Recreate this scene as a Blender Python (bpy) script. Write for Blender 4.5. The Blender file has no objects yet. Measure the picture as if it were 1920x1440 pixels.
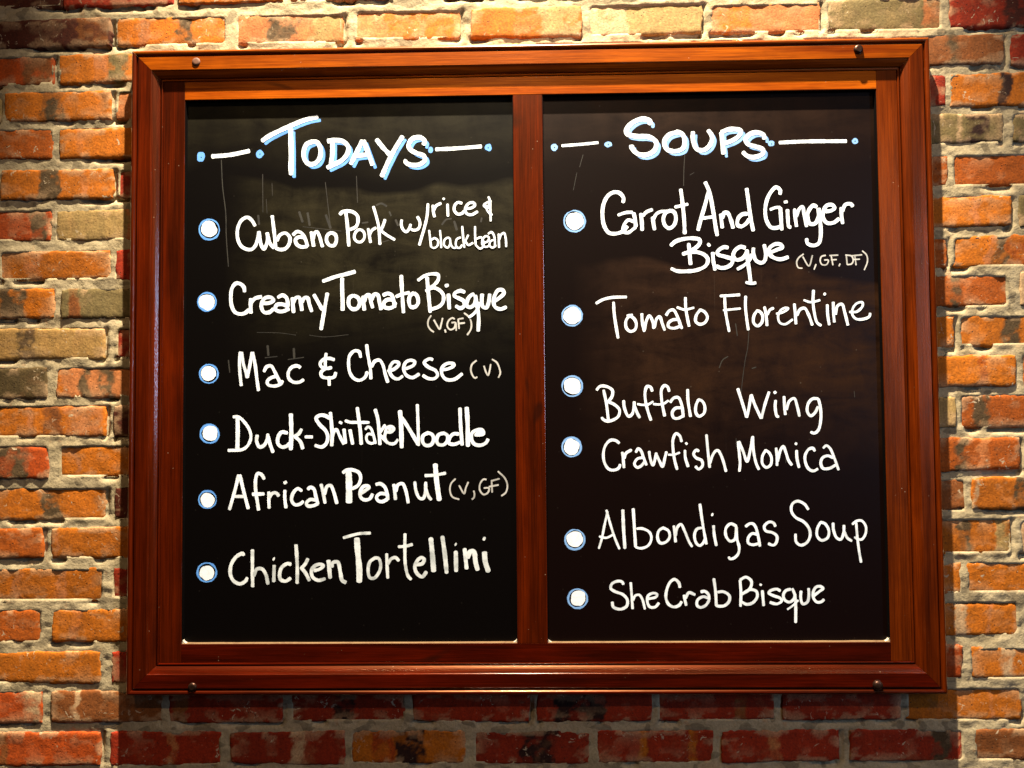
import bpy, bmesh, math, random
import numpy as np
from mathutils import Vector, Matrix

random.seed(4)
RNG = np.random.RandomState(11)
S = bpy.context.scene
COL = S.collection

# ------------------------------------------------------------------ camera
FPX = 1387.0                                   # 26 mm phone lens, in photo pixels (1920 wide)
CAM = np.array([-0.0089, -1.3665, -0.0832])
RX, RY, RZ = 0.0347, 0.0086, 0.0180            # tilt up, roll, pan
def _rot(rx, ry, rz):
    cx, sx, cy, sy, cz, sz = math.cos(rx), math.sin(rx), math.cos(ry), math.sin(ry), math.cos(rz), math.sin(rz)
    return (np.array([[cz, -sz, 0], [sz, cz, 0], [0, 0, 1]]) @ np.array([[cy, 0, sy], [0, 1, 0], [-sy, 0, cy]])
            @ np.array([[1, 0, 0], [0, cx, -sx], [0, sx, cx]]))
ROT = _rot(RX, RY, RZ)
cam = bpy.data.cameras.new('camera'); cam_o = bpy.data.objects.new('camera', cam); COL.objects.link(cam_o)
cam.sensor_width = 36; cam.lens = FPX / 1920 * 36; cam.clip_start = 0.05; cam.clip_end = 50
M = Matrix.Identity(4)
for i in range(3):
    M[i][0], M[i][1], M[i][2], M[i][3] = ROT[i, 0], ROT[i, 2], -ROT[i, 1], CAM[i]
cam_o.matrix_world = M
S.camera = cam_o

def at(u, v, y):
    """wall-parallel plane at depth y: photo pixel -> (x, z) in metres"""
    u = np.asarray(u, float); v = np.asarray(v, float)
    d = np.stack([(u - 960) / FPX, np.ones_like(u), (720 - v) / FPX], -1) @ ROT.T
    t = (y - CAM[1]) / d[..., 1]
    return CAM[0] + t * d[..., 0], CAM[2] + t * d[..., 2]

# ------------------------------------------------------------------ light
W = bpy.data.worlds.new('World'); S.world = W; W.use_nodes = True
W.node_tree.nodes['Background'].inputs[0].default_value = (1.0, 0.42, 0.20, 1)
W.node_tree.nodes['Background'].inputs[1].default_value = 0.02
S.view_settings.view_transform = 'Standard'; S.view_settings.look = 'None'
S.view_settings.exposure = 0.0; S.view_settings.gamma = 1.0; S.view_settings.use_curve_mapping = False

def aim(o, tgt):
    o.rotation_euler = (Vector(tgt) - o.location).to_track_quat('-Z', 'Y').to_euler()
def spot(name, loc, tgt, watts, col, ang, blend, size):
    l = bpy.data.lights.new(name, 'SPOT'); l.energy = watts; l.color = col
    l.spot_size = math.radians(ang); l.spot_blend = blend; l.shadow_soft_size = size
    o = bpy.data.objects.new(name, l); COL.objects.link(o); o.location = loc; aim(o, tgt); return o
def area(name, loc, tgt, watts, col, sx, sy):
    l = bpy.data.lights.new(name, 'AREA'); l.energy = watts; l.color = col
    l.shape = 'RECTANGLE'; l.size = sx; l.size_y = sy
    o = bpy.data.objects.new(name, l); COL.objects.link(o); o.location = loc; aim(o, tgt); return o
WARM = (1.0, 0.86, 0.64)
spot('picture_lamp', (-0.03, -0.52, 1.08), (-0.03, 0.03, -0.62), 20, WARM, 104, 1.0, 0.012)
spot('ceiling_lamp', (-0.03, -0.68, 2.95), (0.0, 0.03, -0.85), 2850, WARM, 47, 0.62, 0.03)
spot('far_lamp', (-1.10, -3.2, 3.25), (-0.2, 0.03, -0.2), 125, (1.0, 0.70, 0.42), 40, 0.6, 0.06)
spot('far_lamp', (1.10, -3.2, 3.25), (0.2, 0.03, -0.2), 125, (1.0, 0.70, 0.42), 40, 0.6, 0.06)
area('room_lamp', (1.55, -2.6, 1.0), (0.3, 0.0, 0.1), 1.7, (1.0, 0.66, 0.32), 0.5, 0.6)
area('window_light', (2.4, -2.15, 0.40), (-0.7, 0.0, 0.05), 24.0, (0.42, 0.62, 1.0), 0.15, 1.1)

# ------------------------------------------------------------------ helpers
YW = 0.0305        # brick faces
YRAIL = 0.0135     # inner rails
YBOARD = 0.0235    # chalkboard face

def _hash(ix, iy, s):
    h = (ix.astype(np.int64) * 374761393 + iy.astype(np.int64) * 668265263 + s * 2147483647) & 0xffffffff
    h = ((h ^ (h >> 13)) * 1274126177) & 0xffffffff
    return ((h ^ (h >> 16)) & 0xffff) / 65535.0
def vnoise(x, y, s=0):
    x = np.asarray(x, float); y = np.asarray(y, float)
    ix = np.floor(x); iy = np.floor(y); fx = x - ix; fy = y - iy
    fx = fx * fx * (3 - 2 * fx); fy = fy * fy * (3 - 2 * fy)
    a = _hash(ix, iy, s); b = _hash(ix + 1, iy, s); c = _hash(ix, iy + 1, s); d = _hash(ix + 1, iy + 1, s)
    return (a + (b - a) * fx) * (1 - fy) + (c + (d - c) * fx) * fy      # 0..1
def fbm(x, y, s=0, o=3):
    t = 0; a = 0.5; n = 0
    for k in range(o):
        t = t + a * vnoise(x * 2 ** k, y * 2 ** k, s + 17 * k); n += a; a *= 0.5
    return t / n
def sstep(a, b, x):
    t = np.clip((x - a) / (b - a), 0, 1); return t * t * (3 - 2 * t)

def mesh_obj(name, verts, faces, mat, parent=None, loc=None, smooth=False, attrs=None, mat_ids=None):
    me = bpy.data.meshes.new(name)
    me.from_pydata([tuple(v) for v in verts], [], faces)
    for m in (mat if isinstance(mat, (list, tuple)) else [mat]): me.materials.append(m)
    if mat_ids is not None: me.polygons.foreach_set('material_index', np.asarray(mat_ids, np.int32))
    if smooth: me.polygons.foreach_set('use_smooth', np.ones(len(me.polygons), bool))
    for k, (typ, data) in (attrs or {}).items():
        a = me.attributes.new(k, typ, 'POINT')
        a.data.foreach_set('color' if typ == 'FLOAT_COLOR' else ('vector' if typ == 'FLOAT_VECTOR' else 'value'),
                           np.asarray(data, np.float32).ravel())
    me.update()
    o = bpy.data.objects.new(name, me); COL.objects.link(o)
    if parent is not None: o.parent = parent
    if loc is not None: o.location = loc
    return o
def empty(name, loc=(0, 0, 0)):
    o = bpy.data.objects.new(name, None); COL.objects.link(o); o.location = loc; o.empty_display_size = 0.1; return o
def tag(o, label, cat=None, group=None, kind=None):
    o['label'] = label
    if cat: o['category'] = cat
    if group: o['group'] = group
    if kind: o['kind'] = kind

class NT:
    def __init__(s, name):
        s.m = bpy.data.materials.new(name); s.m.use_nodes = True; s.t = s.m.node_tree
        s.b = s.t.nodes['Principled BSDF']
    def n(s, typ, **kw):
        nd = s.t.nodes.new(typ)
        for k, v in kw.items():
            if k.startswith('i_'):
                key = k[2:]; key = int(key) if key.isdigit() else key.replace('_', ' ')
                nd.inputs[key].default_value = v
            else: setattr(nd, k, v)
        return nd
    def l(s, a, b): s.t.links.new(a, b)
    def mix(s, fac, a, b, mode='MIX'):
        nd = s.n('ShaderNodeMix', data_type='RGBA', blend_type=mode)
        for sock, v in ((nd.inputs[0], fac), (nd.inputs[6], a), (nd.inputs[7], b)):
            if hasattr(v, 'is_linked'): s.l(v, sock)
            else: sock.default_value = v if not isinstance(v, tuple) or len(v) == 4 else (*v, 1)
        return nd.outputs[2]
    def ramp(s, src, p0, p1, c0=(0, 0, 0, 1), c1=(1, 1, 1, 1)):
        r = s.n('ShaderNodeValToRGB'); e = r.color_ramp.elements
        e[0].position = p0; e[0].color = c0; e[1].position = p1; e[1].color = c1
        s.l(src, r.inputs[0]); return r.outputs[0]
    def noise(s, vec, scale, detail=4, rough=0.55, dist=0.0):
        nd = s.n('ShaderNodeTexNoise'); nd.inputs['Scale'].default_value = scale; nd.inputs['Detail'].default_value = detail
        nd.inputs['Roughness'].default_value = rough; nd.inputs['Distortion'].default_value = dist
        if vec is not None: s.l(vec, nd.inputs['Vector'])
        return nd.outputs[0]
    def mapv(s, vec, scale=(1, 1, 1), loc=(0, 0, 0)):
        nd = s.n('ShaderNodeMapping'); nd.inputs['Scale'].default_value = scale; nd.inputs['Location'].default_value = loc
        s.l(vec, nd.inputs[0]); return nd.outputs[0]
    def math(s, op, a, b=0.0, clamp=False):
        nd = s.n('ShaderNodeMath', operation=op); nd.use_clamp = clamp
        for i, v in enumerate((a, b)):
            if hasattr(v, 'is_linked'): s.l(v, nd.inputs[i])
            else: nd.inputs[i].default_value = v
        return nd.outputs[0]
    def bump(s, h, strength, dist):
        nd = s.n('ShaderNodeBump'); nd.inputs['Strength'].default_value = strength; nd.inputs['Distance'].default_value = dist
        s.l(h, nd.inputs['Height']); s.l(nd.outputs[0], s.b.inputs['Normal'])

# ------------------------------------------------------------------ materials
def brick_material():
    k = NT('fired_brick'); co = k.n('ShaderNodeTexCoord').outputs['Object']
    base = k.n('ShaderNodeAttribute', attribute_name='col').outputs['Color']
    seed = k.n('ShaderNodeAttribute', attribute_name='seed').outputs['Vector']
    va = k.n('ShaderNodeVectorMath', operation='ADD'); k.l(co, va.inputs[0]); k.l(seed, va.inputs[1]); p = va.outputs[0]
    # wire-cut vertical streaks, pale dusting, dark kiln specks
    st = k.noise(k.mapv(p, (1, 1, 0.12)), 75, 3, 0.6)
    c = k.mix(k.ramp(st, 0.40, 0.72), base, k.mix(1.0, base, (1.28, 1.22, 1.2, 1), 'MULTIPLY'))
    big = k.noise(p, 16, 5, 0.62, 0.6)
    c = k.mix(k.math('MULTIPLY', k.ramp(big, 0.58, 0.72), 0.26), c, (0.33, 0.155, 0.065, 1))
    dk = k.noise(k.mapv(p, (1, 1, 1), (3, 1, 7)), 22, 6, 0.66, 0.8)
    c = k.mix(k.math('MULTIPLY', k.ramp(dk, 0.62, 0.74), 0.48), c, (0.050, 0.024, 0.010, 1))
    fn = k.noise(p, 260, 3, 0.6)
    c = k.mix(1.0, c, k.ramp(fn, 0.25, 0.75, (0.58, 0.55, 0.52, 1), (1.24, 1.22, 1.20, 1)), 'MULTIPLY')
    vo = k.n('ShaderNodeTexVoronoi'); vo.inputs['Scale'].default_value = 120; k.l(p, vo.inputs['Vector'])
    pit = k.ramp(vo.outputs['Distance'], 0.08, 0.20)
    c = k.mix(k.math('MULTIPLY', k.math('SUBTRACT', 1.0, pit), k.ramp(k.noise(p, 45, 2), 0.50, 0.62)), c, (0.03, 0.014, 0.008, 1))
    # lime splashes left by the pointing
    sp = k.noise(k.mapv(p, (1, 1, 1), (9, 4, 2)), 60, 4, 0.7, 1.2)
    spm = k.math('MULTIPLY', k.ramp(sp, 0.625, 0.655), k.ramp(k.noise(p, 9, 2), 0.47, 0.56))
    c = k.mix(spm, c, (0.40, 0.31, 0.20, 1))
    k.l(c, k.b.inputs['Base Color']); k.b.inputs['Roughness'].default_value = 0.86
    k.b.inputs['Specular IOR Level'].default_value = 0.25
    h = k.math('ADD', k.math('MULTIPLY', fn, 0.5), k.math('ADD', k.math('MULTIPLY', big, 1.2), k.math('MULTIPLY', pit, 0.35)))
    h = k.math('ADD', h, k.math('MULTIPLY', k.noise(p, 90, 3), 0.9))
    k.bump(h, 0.30, 0.0028)
    return k.m
def mortar_material():
    k = NT('lime_mortar'); p = k.n('ShaderNodeTexCoord').outputs['Object']
    a = k.noise(p, 14, 5, 0.6, 0.5)
    c = k.mix(k.ramp(a, 0.36, 0.66), (0.40, 0.330, 0.208, 1), (0.31, 0.250, 0.150, 1))
    g = k.noise(k.mapv(p, (1, 1, 1.6), (5, 2, 8)), 24, 2, 0.45, 0.2)
    c = k.mix(k.math('MULTIPLY', k.ramp(g, 0.575, 0.60), 0.72), c, (0.165, 0.132, 0.082, 1))
    f = k.noise(p, 210, 4, 0.65)
    c = k.mix(1.0, c, k.ramp(f, 0.28, 0.72, (0.70, 0.69, 0.66, 1), (1.12, 1.12, 1.12, 1)), 'MULTIPLY')
    pk = k.noise(k.mapv(p, (1, 1, 1), (2, 8, 1)), 40, 3)
    c = k.mix(k.math('MULTIPLY', k.ramp(pk, 0.62, 0.70), 0.35), c, (0.37, 0.18, 0.08, 1))
    k.l(c, k.b.inputs['Base Color']); k.b.inputs['Roughness'].default_value = 0.95
    k.b.inputs['Specular IOR Level'].default_value = 0.15
    h = k.math('ADD', k.math('MULTIPLY', f, 0.6), k.math('ADD', k.math('MULTIPLY', a, 1.2), k.noise(p, 70, 4, 0.7)))
    k.bump(h, 0.38, 0.0035)
    return k.m
def wood_material():
    k = NT('varnished_mahogany'); at_ = k.n('ShaderNodeAttribute', attribute_name='grain').outputs['Vector']
    sheen_tint = k.n('ShaderNodeAttribute', attribute_name='sheen_tint').outputs['Fac']
    g1 = k.noise(k.mapv(at_, (1.6, 30, 1)), 1.0, 5, 0.6, 1.1)
    g2 = k.noise(k.mapv(at_, (9, 420, 1), (0, 3, 0)), 1.0, 3, 0.6)
    g3 = k.noise(k.mapv(at_, (5, 11, 1), (4, 0, 2)), 1.0, 4, 0.6, 0.8)
    c = k.mix(k.ramp(g1, 0.36, 0.64), (0.015, 0.0001, 0.0001, 1), (0.058, 0.0008, 0.0001, 1))
    lt = k.mix(k.ramp(g1, 0.28, 0.66), (0.300, 0.042, 0.0012, 1), (0.580, 0.142, 0.0030, 1))  # lighter tone, mixed in where the lamps' sheen falls
    c = k.mix(sheen_tint, c, lt)
    c = k.mix(k.math('MULTIPLY', k.ramp(g3, 0.45, 0.70), 0.55), c, k.mix(1.0, c, (0.45, 0.36, 0.30, 1), 'MULTIPLY'))
    c = k.mix(1.0, c, k.ramp(g2, 0.30, 0.70, (0.50, 0.42, 0.36, 1), (1.22, 1.22, 1.22, 1)), 'MULTIPLY')
    kn = k.noise(k.mapv(at_, (7, 16, 1), (3, 9, 0)), 1.0, 2, 0.4, 0.4)          # small knots
    c = k.mix(k.math('MULTIPLY', k.ramp(kn, 0.70, 0.76), 0.75), c, (0.012, 0.002, 0.001, 1))
    dv = k.n('ShaderNodeTexVoronoi'); dv.inputs['Scale'].default_value = 1.0; k.l(k.mapv(at_, (62, 62, 1)), dv.inputs['Vector'])
    spk = k.math('MULTIPLY', k.math('SUBTRACT', 1.0, k.ramp(dv.outputs['Distance'], 0.035, 0.065)), k.ramp(k.noise(k.mapv(at_, (13, 13, 1)), 1.0, 2), 0.52, 0.60))
    c = k.mix(k.math('MULTIPLY', spk, 0.7), c, (0.36, 0.25, 0.17, 1))          # dust and flecks of paint
    k.l(c, k.b.inputs['Base Color'])
    k.b.inputs['Roughness'].default_value = 0.30
    k.b.inputs['Specular IOR Level'].default_value = 0.50
    k.b.inputs['Specular Tint'].default_value = (1.0, 0.38, 0.12, 1)
    k.b.inputs['Coat Weight'].default_value = 0.8; k.b.inputs['Coat Roughness'].default_value = 0.13
    h = k.math('ADD', k.math('MULTIPLY', g2, 0.5), k.noise(k.mapv(at_, (60, 200, 1)), 1.0, 3, 0.6))
    k.bump(h, 0.10, 0.0015)
    nb = k.n('ShaderNodeBump'); nb.inputs['Strength'].default_value = 0.16; nb.inputs['Distance'].default_value = 0.001
    k.l(k.noise(k.mapv(at_, (260, 320, 1)), 1.0, 2, 0.5), nb.inputs['Height']); k.l(nb.outputs[0], k.b.inputs['Coat Normal'])
    return k.m
def board_material(name, sx, z_lo, z_hi, tone, black):
    """black chalkboard; wiped chalk film and painted reflection haze with wavy edges, faint scratches"""
    k = NT(name); p = k.n('ShaderNodeTexCoord').outputs['Object']
    xyz = k.n('ShaderNodeSeparateXYZ'); k.l(p, xyz.inputs[0]); X, Z = xyz.outputs[0], xyz.outputs[2]
    wav = k.math('MULTIPLY', k.math('SUBTRACT', k.noise(k.mapv(p, (1, 0, 0.4)), 4.2, 2, 0.45), 0.5), 0.20)
    zz = k.math('ADD', Z, wav)
    def band(lo, hi, soft):
        a = k.n('ShaderNodeMapRange'); a.inputs[1].default_value = lo - soft; a.inputs[2].default_value = lo; k.l(zz, a.inputs[0])
        b = k.n('ShaderNodeMapRange'); b.inputs[1].default_value = hi + 0.012; b.inputs[2].default_value = hi; k.l(zz, b.inputs[0])
        return k.math('MULTIPLY', a.outputs[0], b.outputs[0])
    side = k.n('ShaderNodeMapRange'); side.inputs[1].default_value = sx; side.inputs[2].default_value = sx + 0.14; k.l(X, side.inputs[0])
    film = k.math('MULTIPLY', band(z_lo, z_hi, 0.16), side.outputs[0])
    top = k.n('ShaderNodeMapRange'); top.inputs[1].default_value = 0.36; top.inputs[2].default_value = 0.50; k.l(zz, top.inputs[0])
    film = k.math('MAXIMUM', film, k.math('MULTIPLY', top.outputs[0], 0.8))
    str1 = k.noise(k.mapv(p, (3.5, 1, 1.5)), 6, 6, 0.65, 0.4)
    str2 = k.noise(k.mapv(p, (1.2, 1, 3.4)), 7, 7, 0.65, 0.7)
    film = k.math('MULTIPLY', film, k.math('ADD', k.math('MULTIPLY', k.ramp(str1, 0.3, 0.75), 0.5), k.math('MULTIPLY', k.ramp(str2, 0.35, 0.75), 0.75)))
    gr = k.noise(p, 320, 3, 0.7)
    film = k.math('MULTIPLY', film, k.math('ADD', 0.55, k.math('MULTIPLY', gr, 0.9)))
    scr = k.noise(k.mapv(p, (150, 1, 1.3)), 1.6, 2, 0.5)
    dust = k.math('MULTIPLY', k.ramp(scr, 0.735, 0.775), 0.12)
    sp = k.n('ShaderNodeTexVoronoi'); sp.inputs['Scale'].default_value = 38; k.l(p, sp.inputs['Vector'])
    dust = k.math('ADD', dust, k.math('MULTIPLY', k.math('SUBTRACT', 1.0, k.ramp(sp.outputs['Distance'], 0.03, 0.07)), 0.25))
    c = k.mix(film, black, tone)
    c = k.mix(k.math('MULTIPLY', dust, k.math('ADD', film, 0.12)), c, (0.16, 0.14, 0.11, 1))
    k.l(c, k.b.inputs['Base Color'])
    k.l(k.ramp(film, 0.0, 0.8, (0.42, 0.42, 0.42, 1), (0.60, 0.60, 0.60, 1)), k.b.inputs['Roughness'])
    k.b.inputs['Specular IOR Level'].default_value = 0.10
    k.bump(gr, 0.12, 0.0006)
    return k.m
def paint_material(name, col, dark, rough=0.55):
    k = NT(name); p = k.n('ShaderNodeTexCoord').outputs['Object']
    a = k.noise(p, 48, 5, 0.7, 1.2); b = k.noise(p, 420, 2)
    dry = k.n('ShaderNodeAttribute', attribute_name='dry').outputs['Fac']
    fac = k.math('ADD', k.math('MULTIPLY', k.ramp(a, 0.47, 0.70), 0.6), k.math('MULTIPLY', dry, 0.75), True)
    c = k.mix(fac, (*col, 1), (*dark, 1))
    c = k.mix(1.0, c, k.ramp(b, 0.3, 0.7, (0.92, 0.92, 0.92, 1), (1, 1, 1, 1)), 'MULTIPLY')
    k.l(c, k.b.inputs['Base Color']); k.b.inputs['Roughness'].default_value = rough
    k.bump(b, 0.15, 0.0005)
    return k.m
def plain_material(name, col, rough, metal=0.0):
    k = NT(name); p = k.n('ShaderNodeTexCoord').outputs['Object']
    a = k.noise(p, 160, 4, 0.6)
    c = k.mix(k.ramp(a, 0.35, 0.7), tuple(x * 0.6 for x in col) + (1,), (*col, 1))
    k.l(c, k.b.inputs['Base Color']); k.b.inputs['Roughness'].default_value = rough; k.b.inputs['Metallic'].default_value = metal
    return k.m
M_BRICK, M_MORTAR, M_WOOD = brick_material(), mortar_material(), wood_material()
M_WHITE = paint_material('white_paint_marker', (0.83, 0.90, 0.98), (0.55, 0.61, 0.68))
M_THIN = paint_material('thin_white_marker', (0.72, 0.78, 0.82), (0.36, 0.40, 0.42))
M_NOTE = paint_material('fine_white_pen', (0.50, 0.50, 0.49), (0.30, 0.30, 0.29))
M_BLUE = paint_material('blue_paint_marker', (0.11, 0.33, 0.82), (0.07, 0.23, 0.66))
M_PALE = paint_material('pale_blue_marker', (0.20, 0.40, 0.78), (0.12, 0.27, 0.58))
M_GHOST = paint_material('rubbed_chalk', (0.015, 0.013, 0.009), (0.001, 0.0008, 0.0007), 0.8)
M_EDGE = plain_material('black_edging', (0.0012, 0.0008, 0.0008), 0.8)
M_EDGE.node_tree.nodes['Principled BSDF'].inputs['Specular IOR Level'].default_value = 0.04
M_FILL = paint_material('white_filler', (0.42, 0.37, 0.29), (0.25, 0.20, 0.14), 0.8)
M_LEDGE_HIGHLIGHT = paint_material('ledge_highlight', (0.13, 0.075, 0.03), (0.05, 0.016, 0.005), 0.9)  # pale tone imitates the highlight on the lower rail's top edge
M_SCREW = plain_material('dark_bronze', (0.060, 0.028, 0.018), 0.38, 0.8)
M_PLUG = plain_material('brown_wood_plug', (0.13, 0.045, 0.018), 0.7)

# ------------------------------------------------------------------ brick wall
ROW_L = [(-40, 12), (37, 88), (104, 155), (173, 227), (243, 297), (318, 373), (394, 450), (470, 524), (543, 597), (617, 672),
         (690, 747), (762, 818), (838, 895), (915, 975), (991, 1047), (1066, 1125), (1143, 1203), (1224, 1280), (1298, 1355),
         (1375, 1435), (1452, 1512)]
ROW_R = [(-82, -26), (-8, 50), (63, 120), (139, 197), (215, 267), (291, 347), (367, 423), (442, 500), (513, 573), (590, 650),
         (668, 725), (745, 801), (822, 880), (897, 955), (975, 1037), (1057, 1112), (1132, 1190), (1212, 1270), (1292, 1348),
         (1370, 1425), (1446, 1502)]
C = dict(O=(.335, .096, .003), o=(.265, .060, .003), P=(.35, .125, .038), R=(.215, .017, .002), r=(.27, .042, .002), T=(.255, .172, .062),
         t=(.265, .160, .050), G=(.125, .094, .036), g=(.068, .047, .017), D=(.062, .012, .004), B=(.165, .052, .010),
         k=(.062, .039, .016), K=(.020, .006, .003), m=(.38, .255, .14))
VIS = {
 0: [(-105, 115, 'D'), (120, 324, 'R'), (336, 532, 'O'), (545, 738, 'P'), (752, 950, 'o'), (964, 1158, 'G'), (1172, 1358, 'T'), (1372, 1540, 'O'), (1553, 1760, 'G'), (1774, 1966, 'R')],
 1: [(-20, 207, 'D', (150, 207, 'B')), (217, 425, 'O', (257, 278, 'P'), (330, 362, 'k')), (446, 642, 'P', (505, 562, 'k'), (585, 642, 'T')),
     (667, 861, 'P', (722, 786, 'O'), (796, 856, 'O')), (884, 1090, 'O', (1016, 1090, 'T')), (1105, 1316, 'T', (1105, 1180, 'm')),
     (1333, 1538, 'P', (1345, 1412, 'O')), (1553, 1765, 'G'), (1781, 1990, 'R', (1885, 1990, 'D'))],
 2: [(-110, 98, 'r', (42, 98, 'B')), (111, 318, 'O', (176, 205, 'P'), (205, 240, 'G')), None, (1672, 1881, 'B', (1780, 1800, 'k')), (1898, 2100, 'R')],
 3: [(10, 207, 'O', (78, 122, 'k')), (217, 425, 'P'), None, (1783, 1990, 'O', (1871, 1894, 'K'))],
 4: [(-110, 98, 'o'), (111, 318, 'O', (148, 162, 'P')), None, (1672, 1881, 'G', (1796, 1806, 'm'), (1812, 1852, 'K')), (1902, 2105, 'G')],
 5: [(2, 210, 'O', (70, 111, 'k'), (150, 165, 'P')), (220, 425, 'R'), None, (1790, 1995, 'o')],
 6: [(-112, 94, 'r'), (105, 312, 'T'), None, (1690, 1896, 'O', (1823, 1838, 'P')), (1913, 2110, 'G')],
 7: [(-2, 206, 'O', (44, 78, 'P')), (218, 420, 'R'), None, (1788, 1995, 'O', (1852, 1868, 'P'), (1868, 1890, 'k'), (1890, 1995, 'o'))],
 8: [(-105, 100, 'O', (0, 50, 'k')), (114, 318, 'G'), None, (1690, 1892, 'o', (1785, 1801, 'k')), (1915, 2110, 'm')],
 9: [(-15, 193, 't'), (217, 420, 'R'), None, (1804, 2010, 'O', (1880, 1914, 'k'))],
 10: [(-120, 87, 'g'), (106, 315, 'P', (107, 118, 'O'), (150, 172, 'k'), (188, 212, 'k')), None, (1700, 1904, 'O'), (1921, 2120, 'o')],
 11: [(-10, 196, 'O', (50, 62, 'P'), (82, 118, 'B'), (122, 196, 'P')), (215, 420, 'D'), None, (1804, 2010, 'o')],
 12: [(-115, 90, 'r', (-20, 55, 'k')), (110, 318, 'O', (140, 150, 'P')), None, (1705, 1912, 'o', (1794, 1815, 'k'), (1836, 1856, 'P')), (1928, 2120, 'O')],
 13: [(-12, 196, 'O', (80, 115, 'k')), (215, 420, 'D'), None, (1824, 2030, 'O', (1824, 1834, 'm'), (1903, 1926, 'k'))],
 14: [(-125, 78, 'o'), (97, 305, 'O', (106, 113, 'P')), None, (1690, 1896, 'O', (1797, 1820, 'k'), (1868, 1896, 'T')), (1914, 2110, 'm')],
 15: [(-15, 193, 'O', (23, 40, 'P'), (106, 124, 'P')), (212, 418, 'R'), None, (1815, 2020, 'O')],
 16: [(-130, 75, 'o'), (97, 305, 'O', (130, 152, 'P')), None, (1700, 1912, 'O', (1786, 1812, 'm'), (1850, 1860, 'P')), (1926, 2120, 'o')],
 17: [(-20, 187, 'O'), (211, 415, 'R'), None, (1600, 1804, 'r'), (1822, 2025, 'O', (1880, 1902, 'm'))],
 18: [(-125, 78, 'r', (45, 78, 'm')), (97, 303, 'B', (137, 150, 'm')), (318, 528, 'R'), (548, 760, 'R', (630, 664, 'K')), (775, 992, 'R'),  # reds beneath the frame carry its cast shadow in their colour
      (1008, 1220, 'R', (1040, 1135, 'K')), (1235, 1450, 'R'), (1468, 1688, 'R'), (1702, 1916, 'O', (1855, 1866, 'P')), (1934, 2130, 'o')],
 19: [(-20, 186, 'r'), (207, 412, 'R'), (433, 646, 'R', (546, 572, 'm')), (660, 872, 'O', (700, 744, 'r'), (744, 798, 'K')), (891, 1104, 'R', (978, 1044, 'K')),  # frame's shadow also coloured into the reds of this course
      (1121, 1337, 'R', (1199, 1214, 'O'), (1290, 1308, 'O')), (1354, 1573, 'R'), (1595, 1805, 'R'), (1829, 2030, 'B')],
}
POOL = 'OOOooPrRRTGBt'
def fill(x0, x1):
    n = max(1, int(round((x1 - x0) / 219.0))); w = (x1 - x0) / n
    return [(x0 + i * w + random.uniform(5, 8), x0 + (i + 1) * w - random.uniform(5, 8), random.choice(POOL)) for i in range(n)]
rows = []
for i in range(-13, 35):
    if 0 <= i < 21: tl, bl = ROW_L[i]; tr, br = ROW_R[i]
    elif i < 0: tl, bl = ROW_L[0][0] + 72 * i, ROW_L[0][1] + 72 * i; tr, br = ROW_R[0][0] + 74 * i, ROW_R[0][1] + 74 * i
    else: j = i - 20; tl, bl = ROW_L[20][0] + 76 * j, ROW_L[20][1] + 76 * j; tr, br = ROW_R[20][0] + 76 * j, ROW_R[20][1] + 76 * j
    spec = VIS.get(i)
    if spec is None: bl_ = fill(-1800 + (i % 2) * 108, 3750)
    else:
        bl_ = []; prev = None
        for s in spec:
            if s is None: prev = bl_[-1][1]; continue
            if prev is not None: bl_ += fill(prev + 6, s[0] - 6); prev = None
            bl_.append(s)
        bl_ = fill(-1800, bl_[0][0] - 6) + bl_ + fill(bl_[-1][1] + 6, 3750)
    rows.append((tl, bl, tr, br, bl_))

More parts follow.
